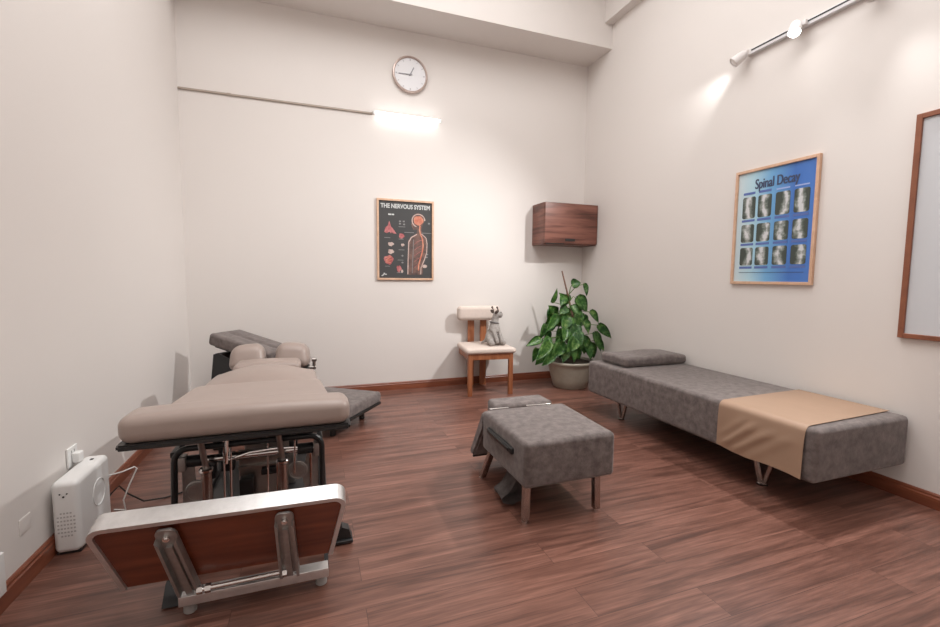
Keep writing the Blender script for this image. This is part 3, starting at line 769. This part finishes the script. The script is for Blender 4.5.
# ------------------------------------------------------------------ posters
def sheet_gradient(name, stops, axis_i):
    m = mat(name, stops[0][1], .35); t = nd(m, 'ShaderNodeTexCoord'); sp = nd(m, 'ShaderNodeSeparateXYZ')
    ln(m, t.outputs['Generated'], sp.inputs[0]); ln(m, ramp(m, sp.outputs[axis_i], stops), bs(m).inputs['Base Color']); return m
def frame4(bm, mapf, u0, u1, v0, v1, w, d0, d1):
    for a, b_, c, e_ in ((u0, u0 + w, v0, v1), (u1 - w, u1, v0, v1), (u0 + w, u1 - w, v0, v0 + w), (u0 + w, u1 - w, v1 - w, v1)):
        q = gridbox([a, b_], [d0, d1], [c, e_])
        bmesh.ops.bevel(q, geom=q.edges[:], offset=.0015, segments=1, affect='EDGES')
        for v in q.verts: v.co = mapf(v.co.x, v.co.y, v.co.z)
        merge(bm, q)
# chart on the right wall: u runs away from the far edge towards the camera
PY, PZ0, PZ1 = 2.5288, 1.1568, 1.9914; PW = 2.5288 - 1.9398; PH = PZ1 - PZ0
mapR = lambda u, d, v: Vector((W - d, PY - u, PZ0 + v))
pr = thing('xray_chart', 'framed blue chart of twelve spine x-rays on the right wall', 'poster', (W, PY - PW / 2, PZ0))
b = new(); frame4(b, mapR, 0, PW, 0, PH, .020, .001, .024); obj('frame', b, M_oak, pr, 'pale wooden frame', smooth=0)
M_blue = mat('blue print', (.1, .25, .6), .3)
_t = nd(M_blue, 'ShaderNodeTexCoord'); _s = nd(M_blue, 'ShaderNodeSeparateXYZ'); ln(M_blue, _t.outputs['Generated'], _s.inputs[0])
_a = nd(M_blue, 'ShaderNodeMath', operation='MULTIPLY_ADD'); _a.inputs[1].default_value = -1; _a.inputs[2].default_value = 1; ln(M_blue, _s.outputs[1], _a.inputs[0])
ln(M_blue, ramp(M_blue, _a.outputs[0], [(0, (.56, .66, .70)), (.22, (.42, .64, .74)), (.45, (.16, .40, .68)), (.75, (.055, .17, .52)), (1, (.07, .20, .58))]), bs(M_blue).inputs['Base Color'])
def quadsheet(m_, mapf, u0, u1, v0, v1, d, name, parent, label=None, rr=0):
    b = new()
    pol = roundpoly(u0, u1, v0, v1, rr, 4) if rr else [(u1, v1), (u0, v1), (u0, v0), (u1, v0)]
    A = [b.verts.new(mapf(u, d, v)) for u, v in pol]; Bq = [b.verts.new(mapf(u, d - .0012, v)) for u, v in pol]
    b.faces.new(A); b.faces.new(Bq[::-1]); n_ = len(A)
    for k in range(n_): b.faces.new([A[k], A[(k + 1) % n_], Bq[(k + 1) % n_], Bq[k]])
    return obj(name, b, m_, parent, label, smooth=0)
quadsheet(M_blue, mapR, .019, PW - .019, .019, PH - .019, .010, 'print', pr, 'blue graded printed sheet')
def xray(seed):
    m = mat('xray film', (.3, .3, .3), .3); v = coords(m, (1, 1, 1), 'Generated')
    sp = nd(m, 'ShaderNodeSeparateXYZ'); ln(m, v, sp.inputs[0])
    w = nd(m, 'ShaderNodeTexNoise'); w.inputs['Scale'].default_value = 3.2; w.inputs['Detail'].default_value = 3
    off = nd(m, 'ShaderNodeVectorMath', operation='ADD'); off.inputs[1].default_value = (seed * 3.7, seed * 1.9, seed * .7)
    ln(m, v, off.inputs[0]); ln(m, off.outputs[0], w.inputs['Vector'])
    # bright column of vertebrae bending across the film
    s1 = nd(m, 'ShaderNodeMath', operation='MULTIPLY'); s1.inputs[1].default_value = 2.6; ln(m, sp.outputs[2], s1.inputs[0])
    s2 = nd(m, 'ShaderNodeMath', operation='SINE'); ln(m, s1.outputs[0], s2.inputs[0])
    s3 = nd(m, 'ShaderNodeMath', operation='MULTIPLY_ADD'); s3.inputs[1].default_value = .18 * (1 if seed % 3 else -1); s3.inputs[2].default_value = .42; ln(m, s2.outputs[0], s3.inputs[0])
    df = nd(m, 'ShaderNodeMath', operation='SUBTRACT'); ln(m, sp.outputs[1], df.inputs[0]); ln(m, s3.outputs[0], df.inputs[1])
    ab = nd(m, 'ShaderNodeMath', operation='ABSOLUTE'); ln(m, df.outputs[0], ab.inputs[0])
    wv = nd(m, 'ShaderNodeMath', operation='SINE'); s4 = nd(m, 'ShaderNodeMath', operation='MULTIPLY'); s4.inputs[1].default_value = 44; ln(m, sp.outputs[2], s4.inputs[0]); ln(m, s4.outputs[0], wv.inputs[0])
    k1 = nd(m, 'ShaderNodeMath', operation='MULTIPLY_ADD'); k1.inputs[1].default_value = -2.0; k1.inputs[2].default_value = .55; ln(m, ab.outputs[0], k1.inputs[0])
    k2 = nd(m, 'ShaderNodeMath', operation='MULTIPLY_ADD'); k2.inputs[1].default_value = .022; ln(m, wv.outputs[0], k2.inputs[0]); ln(m, k1.outputs[0], k2.inputs[2])
    k3 = nd(m, 'ShaderNodeMath', operation='MULTIPLY_ADD'); k3.inputs[1].default_value = 1.5; ln(m, w.outputs['Fac'], k3.inputs[0]); ln(m, k2.outputs[0], k3.inputs[2])
    ln(m, ramp(m, k3.outputs[0], [(.55, (.05, .065, .055)), (.78, (.13, .16, .14)), (1.02, (.34, .37, .36)), (1.2, (.62, .64, .66))]), bs(m).inputs['Base Color']); return m
M_cap = mat('caption bar', (.10, .16, .42), .4); M_capt = mat('caption print', (.35, .45, .75), .4); M_navy = mat('navy print', (.05, .07, .14), .4)
cw = .100
U = [.112, .232, .360, .486]
rows_ = [(.492, .156), (.318, .130), (.148, .130)]
for ri, (v0, hh) in enumerate(rows_):
    for ci, u in enumerate(U):
        quadsheet(xray(ri * 4 + ci + 1), mapR, u - cw / 2, u + cw / 2, v0 - .01, v0 - .01 + hh, .0116, 'xray_image', pr, 'grey spine x-ray', .014)
        quadsheet(M_cap, mapR, u - cw / 2, u + cw / 2, v0 - .034, v0 - .018, .0115, 'caption_bar', pr)
for ci, u in enumerate(U):
    quadsheet(M_cap if ci < 2 else M_capt, mapR, u - .048, u + .044, .655, .672 if ci < 2 else .664, .0115, 'caption_bar', pr)
quadsheet(M_navy, mapR, .06, PW - .06, .0835, .0865, .0115, 'rule_line', pr)
MR = Matrix(((0, 0, -1, W - .0118), (-1, 0, 0, PY - .306), (0, 1, 0, PZ0 + .718), (0, 0, 0, 1)))
tt = text('Spinal Decay', .098, MR, M_navy, 'title_text', pr, .0004, squash=.62, heavy=.0042)
tt['label'] = 'dark title lettering reading Spinal Decay'
# nervous system poster on the back wall
NX0, NX1, NZ0, NZ1 = 1.6834, 2.2735, 1.152, 1.9714; NW = NX1 - NX0; NH = NZ1 - NZ0
mapB = lambda u, d, v: Vector((NX0 + u, D - d, NZ0 + v))
pn = thing('anatomy_poster', 'framed dark anatomy poster of a glowing human profile on the back wall', 'poster', ((NX0 + NX1) / 2, D, NZ0))
b = new(); frame4(b, mapB, 0, NW, 0, NH, .020, .001, .024); obj('frame', b, M_oak, pn, 'pale wooden frame', smooth=0)
M_dark = mat('dark print', (.062, .064, .066), .3)
quadsheet(M_dark, mapB, .019, NW - .019, .019, NH - .019, .010, 'print', pn, 'dark grey printed sheet')
M_ink = mat('pale print', (.60, .62, .62), .4); M_ink2 = mat('dim print', (.24, .24, .24), .4)
M_red = mottled('red print', (.34, .07, .08), (.55, .22, .22), 30, .4, 0); M_or = mottled('orange print', (.50, .13, .08), (.66, .33, .22), 20, .4, 0)
M_pale = mottled('bone print', (.45, .33, .29), (.62, .50, .46), 40, .4, 0); M_flesh = mottled('body print', (.085, .06, .055), (.21, .12, .10), 22, .4, 0)
MB_ = Matrix(((1, 0, 0, NX0 + .295), (0, 0, -1, D - .0118), (0, 1, 0, NZ0 + .748), (0, 0, 0, 1)))
tt = text('THE NERVOUS SYSTEM', .060, MB_, M_ink, 'title_text', pn, .0018, squash=.83)
tt['label'] = 'white title lettering reading THE NERVOUS SYSTEM'
def flat(pts, d, m_, name, closed=True, w=.006):
    b = new()
    if closed:
        A = [b.verts.new(mapB(u, d, v)) for u, v in pts]; B2 = [b.verts.new(mapB(u, d - .001, v)) for u, v in pts]; k_ = len(A)
        b.faces.new(A); b.faces.new(B2[::-1]); b.normal_update()
        for k in range(k_): b.faces.new([A[k], A[(k + 1) % k_], B2[(k + 1) % k_], B2[k]])
        bmesh.ops.triangulate(b, faces=b.faces[:])
    else:
        for (u, v), (u2, v2) in zip(pts, pts[1:]):
            dd = Vector((u2 - u, v2 - v)); nn = Vector((-dd.y, dd.x)).normalized() * w / 2
            q = [(u + nn.x, v + nn.y), (u - nn.x, v - nn.y), (u2 - nn.x, v2 - nn.y), (u2 + nn.x, v2 + nn.y)]
            prism(b, [(NX0 + a, NZ0 + c) for a, c in q], 'y', D - d, D - d + .001)
    return obj(name, b, m_, pn, smooth=0)
def bl(u, v, ru, rv, n_=20, ph=0, wob=0.): return [(u + ru * (1 + wob * math.sin(3 * t + ph)) * math.cos(t), v + rv * (1 + wob * math.cos(5 * t + ph)) * math.sin(t)) for t in [2 * PI * k / n_ for k in range(n_)]]
# figure in profile facing left
body = [(.310, .055), (.312, .20), (.322, .33), (.318, .40), (.345, .445), (.395, .472), (.412, .49), (.415, .525), (.375, .520), (.362, .545), (.352, .575), (.360, .60), (.355, .625), (.372, .665), (.410, .69), (.455, .685), (.488, .655), (.492, .61), (.470, .57), (.462, .52), (.468, .485), (.505, .45), (.522, .39), (.520, .30), (.500, .22), (.478, .15), (.472, .055)]
flat(body, .0116, M_flesh, 'figure'); flat(bl(.428, .615, .052, .048, 22, 1, .06), .0124, M_or, 'brain')
flat(bl(.428, .615, .068, .066)[0:15], .0128, M_pale, 'skull_line', False, .010)
flat([(.445, .565), (.440, .52), (.448, .48), (.470, .43), (.478, .36), (.468, .29), (.448, .22), (.430, .16), (.428, .10)], .0126, M_or, 'spine', False, .014)
flat([(.412, .475), (.352, .44), (.325, .39), (.322, .30), (.318, .20), (.315, .06)], .0126, M_pale, 'arm_line', False, .010)
flat([(.46, .48), (.508, .44), (.520, .38), (.516, .29), (.49, .21), (.455, .13), (.452, .06)], .0126, M_pale, 'back_line', False, .009)
for i in range(5): flat([(.47 - .006 * i, .42 - .06 * i), (.42, .40 - .06 * i), (.385, .37 - .06 * i)], .0122, M_red, 'nerve_line', False, .004)
flat([(.375, .42), (.372, .30), (.365, .17), (.362, .07)], .0122, M_ink2, 'nerve_line', False, .006)
# small organs and captions down the left
flat([(.125, .60), (.142, .545), (.168, .515), (.20, .47), (.165, .475), (.15, .49), (.142, .47), (.13, .49), (.10, .475), (.075, .485), (.085, .53), (.11, .55)], .0118, M_red, 'organ')
flat(bl(.250, .452, .028, .026, 14, 2, .15), .0118, M_red, 'organ'); flat(bl(.140, .365, .030, .020, 14, 1, .2), .0118, M_pale, 'organ')
flat(bl(.140, .29, .030, .024, 14, 2, .2), .0118, M_pale, 'organ'); flat(bl(.118, .205, .048, .046, 18, 0, .14), .0118, M_red, 'organ')
flat([(.08, .225), (.15, .24), (.085, .20), (.15, .21), (.09, .18), (.14, .18)], .0122, M_or, 'organ_line', False, .008)
flat(bl(.222, .115, .024, .034, 14, 1, .25), .0118, M_red, 'organ'); flat(bl(.262, .36, .018, .014, 12, 1, .2), .0118, M_pale, 'organ')
flat(bl(.495, .145, .026, .018, 14), .0118, M_pale, 'organ'); flat(bl(.255, .09, .012, .018, 12), .0118, M_pale, 'organ')
for u, v in ((.235, .60), (.275, .60), (.235, .575), (.278, .57), (.54, .59), (.26, .25), (.26, .18), (.52, .27), (.515, .24)): flat(bl(u, v, .012, .009, 10, u * 40, .2), .0118, M_ink2, 'organ')
for u, v, l in ((.115, .665, .03), (.15, .665, .025)): flat([(u, v), (u + l, v)], .0118, M_ink, 'caption_bar', False, .014)
for u, v, l in ((.22, .545, .07), (.28, .49, .10), (.46, .49, .11), (.075, .43, .06), (.22, .31, .06), (.20, .075, .06), (.22, .42, .05), (.21, .205, .06), (.08, .14, .05)): flat([(u, v), (u + l, v)], .0118, M_ink2, 'caption_bar', False, .006)
flat([(.045, .042), (.065, .052), (.072, .072), (.080, .056), (.098, .058)], .0118, M_ink, 'corner_mark', False, .010)

# ------------------------------------------------------------------ whiteboard
wb = thing('whiteboard', 'brown framed whiteboard on the right wall at the right picture edge', 'whiteboard', (W, .7, .88))
WY1, WY0, WZ0, WZ1 = 1.473, .05, .880, 2.068
mapW = lambda u, d, v: Vector((W - d, WY1 - u, WZ0 + v))
b = new(); frame4(b, mapW, 0, WY1 - WY0, 0, WZ1 - WZ0, .026, .001, .028); obj('frame', b, M_brown, wb, 'brown wooden frame', smooth=0)
b = new(); box(b, W - .016, W - .001, WY0 + .024, WY1 - .024, WZ0 + .024, WZ1 - .024); obj('panel', b, M_board, wb, 'pale grey writing surface', smooth=0)

# ------------------------------------------------------------------ clock
ck = thing('wall_clock', 'round silver rimmed wall clock high on the back wall', 'clock', (2.025, D, 3.21))
def MC(x, z): return Matrix.Translation((x, D, z)) @ Matrix.Rotation(PI / 2, 4, 'X')
b = new(); lathe(b, [(0, .001), (.176, .001), (.178, .004), (.178, .03), (.174, .036), (.166, .038), (.160, .034), (.158, .022)], (0, 0, 0), 56, MC(2.025, 3.207)); obj('rim', b, M_clockrim, ck, 'silver rim', smooth=40)
b = new(); lathe(b, [(.160, .018), (.1595, .022), (0, .022)], (0, 0, 0), 48, MC(2.025, 3.207)); obj('dial', b, M_clock, ck, 'pale grey dial', smooth=40)
b = new()
def bar(b, ang, r0, r1, w, d):
    ca, sa = math.sin(ang), math.cos(ang); px, pz = sa, -ca
    pts = [(2.025 + ca * r0 + px * w, 3.207 + sa * r0 + pz * w), (2.025 + ca * r1 + px * w, 3.207 + sa * r1 + pz * w), (2.025 + ca * r1 - px * w, 3.207 + sa * r1 - pz * w), (2.025 + ca * r0 - px * w, 3.207 + sa * r0 - pz * w)]
    prism(b, pts, 'y', D - d, D - d + .0015)
for k in range(12): bar(b, k * PI / 6, .132, .148, .003 if k % 3 else .005, .0240)
obj('hour_marks', b, mat('clock ink', (.42, .42, .44), .5), ck, 'faint hour marks')
M_hand = mat('clock hand grey', (.25, .25, .27), .4)
b = new(); bar(b, math.radians(27), -.015, .080, .005, .0262); obj('hour_hand', b, M_hand, ck)
b = new(); bar(b, math.radians(268), -.02, .118, .004, .0285); obj('minute_hand', b, M_hand, ck)
b = new(); cyl(b, (2.025, D - .022, 3.207), (2.025, D - .031, 3.207), .008, 16, .001); obj('hub', b, M_hand, ck)

# ------------------------------------------------------------------ tube light and trunking on the back wall
tl = thing('fluorescent_light', 'lit white tube light fixed high on the back wall below the clock', 'light', (2.0, D, 2.785))
TX0, TX1, TZ = 1.650, 2.345, 2.788
b = new(); box(b, TX0, TX1, D - .035, D - .001, TZ - .004, TZ + .022, .004); obj('mounting_rail', b, M_white, tl)
for x in (TX0, TX1 - .022):
    b = new(); box(b, x, x + .022, D - .062, D - .034, TZ - .022, TZ + .018, .004); obj('end_cap', b, M_white, tl)
b = new(); cyl(b, (TX0 + .022, D - .048, TZ - .004), (TX1 - .022, D - .048, TZ - .004), .0135, 14, .002); obj('tube', b, M_tube, tl, 'glowing tube')
cd = thing('cable_trunking', 'thin pale cable trunking running from the left corner to the tube light', 'cable trunking', (.8, D, 2.785))
b = new(); box(b, .002, .392, D - .014, D - .001, TZ - .009, TZ + .009, .002); obj('trunking_rail', b, M_trunk, cd)
b = new(); box(b, .396, TX0 - .002, D - .014, D - .001, TZ - .011, TZ + .007, .002); obj('trunking_rail', b, M_trunk, cd)
b = new(); box(b, .380, .410, D - .016, D - .0145, TZ - .012, TZ + .011, .002); obj('joint_cover', b, M_trunk, cd)

# ------------------------------------------------------------------ track lighting on the right wall
TRZ = 2.838
tr = thing('lighting_track', 'silver lighting track mounted high on the right wall', 'light track', (W, 1.9, TRZ))
b = new(); box(b, W - .034, W - .001, .6, 2.46, TRZ - .017, TRZ + .017, .002); obj('rail', b, M_track, tr)
b = new(); box(b, W - .0355, W - .0345, .6, 2.455, TRZ + .002, TRZ + .012); obj('slot', b, M_black, tr, 'dark conductor slot')
b = new(); box(b, W - .038, W - .001, 2.455, 2.49, TRZ - .02, TRZ + .02, .003); obj('end_cap', b, M_head, tr)
def spot_head(loc, aim, label, lit):
    t = thing('track_spotlight', label, 'spotlight', loc, 0, 'spotlights on the lighting track')
    L = Vector(loc); d = (Vector(aim) - L).normalized()
    b = new(); box(b, W - .060, W - .0362, loc[1] - .035, loc[1] + .035, TRZ - .016, TRZ + .016, .003)
    obj('adapter', b, M_head, t)
    b = new(); c = L - d * .02; cyl(b, (W - .055, loc[1], TRZ), tuple(c), .007, 10); obj('arm', b, M_head, t)
    M = d.to_track_quat('Z', 'Y').to_matrix().to_4x4()
    b = new(); lathe(b, [(0, -.055), (.020, -.053), (.028, -.044), (.033, -.015), (.038, .03), (.038, .046), (.034, .046), (.031, .035), (.0, .03)], L, 24, M); hd_ = obj('housing', b, M_head, t, smooth=40)
    b = new(); lathe(b, [(0, .044), (.024, .044), (.031, .041), (.031, .037)], L, 24, M); obj('lens', b, M_bulb if lit else M_off, hd_, 'glowing lens' if lit else 'lens')
    return L, d
HD = [((4.028, 2.505, 2.800), (1.45, 4.5, .35), 'leftmost spotlight head on the track, turned to the back wall', False),
      ((4.018, 2.100, 2.805), (2.35, 1.15, .2), 'glowing spotlight head on the track, facing the room', True),
      ((4.030, 1.690, 2.800), (2.9, .6, .5), 'spotlight head where the track meets the top picture edge', False)]
spots = [spot_head(*h) for h in HD]

# ------------------------------------------------------------------ lights
def spot(name, loc, aim, power, size, blend, rad=.035, col=(1, .99, .975)):
    l = bpy.data.lights.new(name, 'SPOT'); l.energy = power; l.spot_size = math.radians(size); l.spot_blend = blend
    l.shadow_soft_size = rad; l.color = col
    o = bpy.data.objects.new(name, l); COL.objects.link(o); o.location = loc
    o.rotation_euler = (Vector(aim) - Vector(loc)).to_track_quat('-Z', 'Y').to_euler(); return o
for k, (power, size, blend) in enumerate(((205, 92, .95), (112, 92, .9), (42, 96, .95))):
    L, d = spots[k]; spot('lamp', L + d * .055, L + d * 2, power, size, blend)
# narrow grazing beams: right pair added for scallops, left pair lamps out of view
spot('wall_graze', (W - .18, 2.05, 3.1), (W, 2.05, 1.9), 3.0, 40, .9)
spot('wall_graze', (4.03, 2.56, 2.80), (4.10, 3.2, 2.45), 8, 62, .95)
spot('wall_graze', (.16, 2.95, 3.5), (0, 3.12, 2.0), 5, 40, .9)
spot('wall_graze', (.16, 2.35, 3.4), (0, 2.48, 1.8), 1.2, 44, .9)
def area(name, loc, size, power, rot=(0, 0, 0), col=(1, .99, .98)):
    l = bpy.data.lights.new(name, 'AREA'); l.shape = 'RECTANGLE'; l.size, l.size_y = size; l.energy = power; l.color = col
    o = bpy.data.objects.new(name, l); COL.objects.link(o); o.location = loc; o.rotation_euler = rot; return o
area('ceiling_fill', (1.9, 1.9, 4.44), (2.8, 3.2), 94)  # broad unseen fill added under the ceiling to brighten the room evenly
area('ceiling_fill', (2.0, -1.0, 4.4), (2.4, 1.2), 20)  # weaker added fill behind the camera, no fixture there

wd = bpy.data.worlds.new('World'); S.world = wd; wd.use_nodes = True
wd.node_tree.nodes['Background'].inputs[0].default_value = (1, .97, .94, 1); wd.node_tree.nodes['Background'].inputs[1].default_value = 0

# ------------------------------------------------------------------ camera
cam = bpy.data.cameras.new('camera'); co = bpy.data.objects.new('camera', cam); COL.objects.link(co)
cam.sensor_width = 36; cam.lens = 439.87 * 36 / 940; cam.clip_start = .02
r_ = Vector((.94154489, -.33675324, .00951186)); u_ = Vector((.01880118, .08071576, .99655982)); f_ = Vector((.3363625, .93812698, -.08232888))
Mx = Matrix((r_, u_, -f_)).transposed().to_4x4(); Mx.translation = Vector((1.06015714, 0, 1.188)); co.matrix_world = Mx
S.camera = co
S.view_settings.view_transform = 'Standard'; S.view_settings.look = 'None'; S.view_settings.exposure = 0.3; S.view_settings.gamma = 1
S.view_settings.use_curve_mapping = False
S.cycles.max_bounces = 10; S.cycles.diffuse_bounces = 6
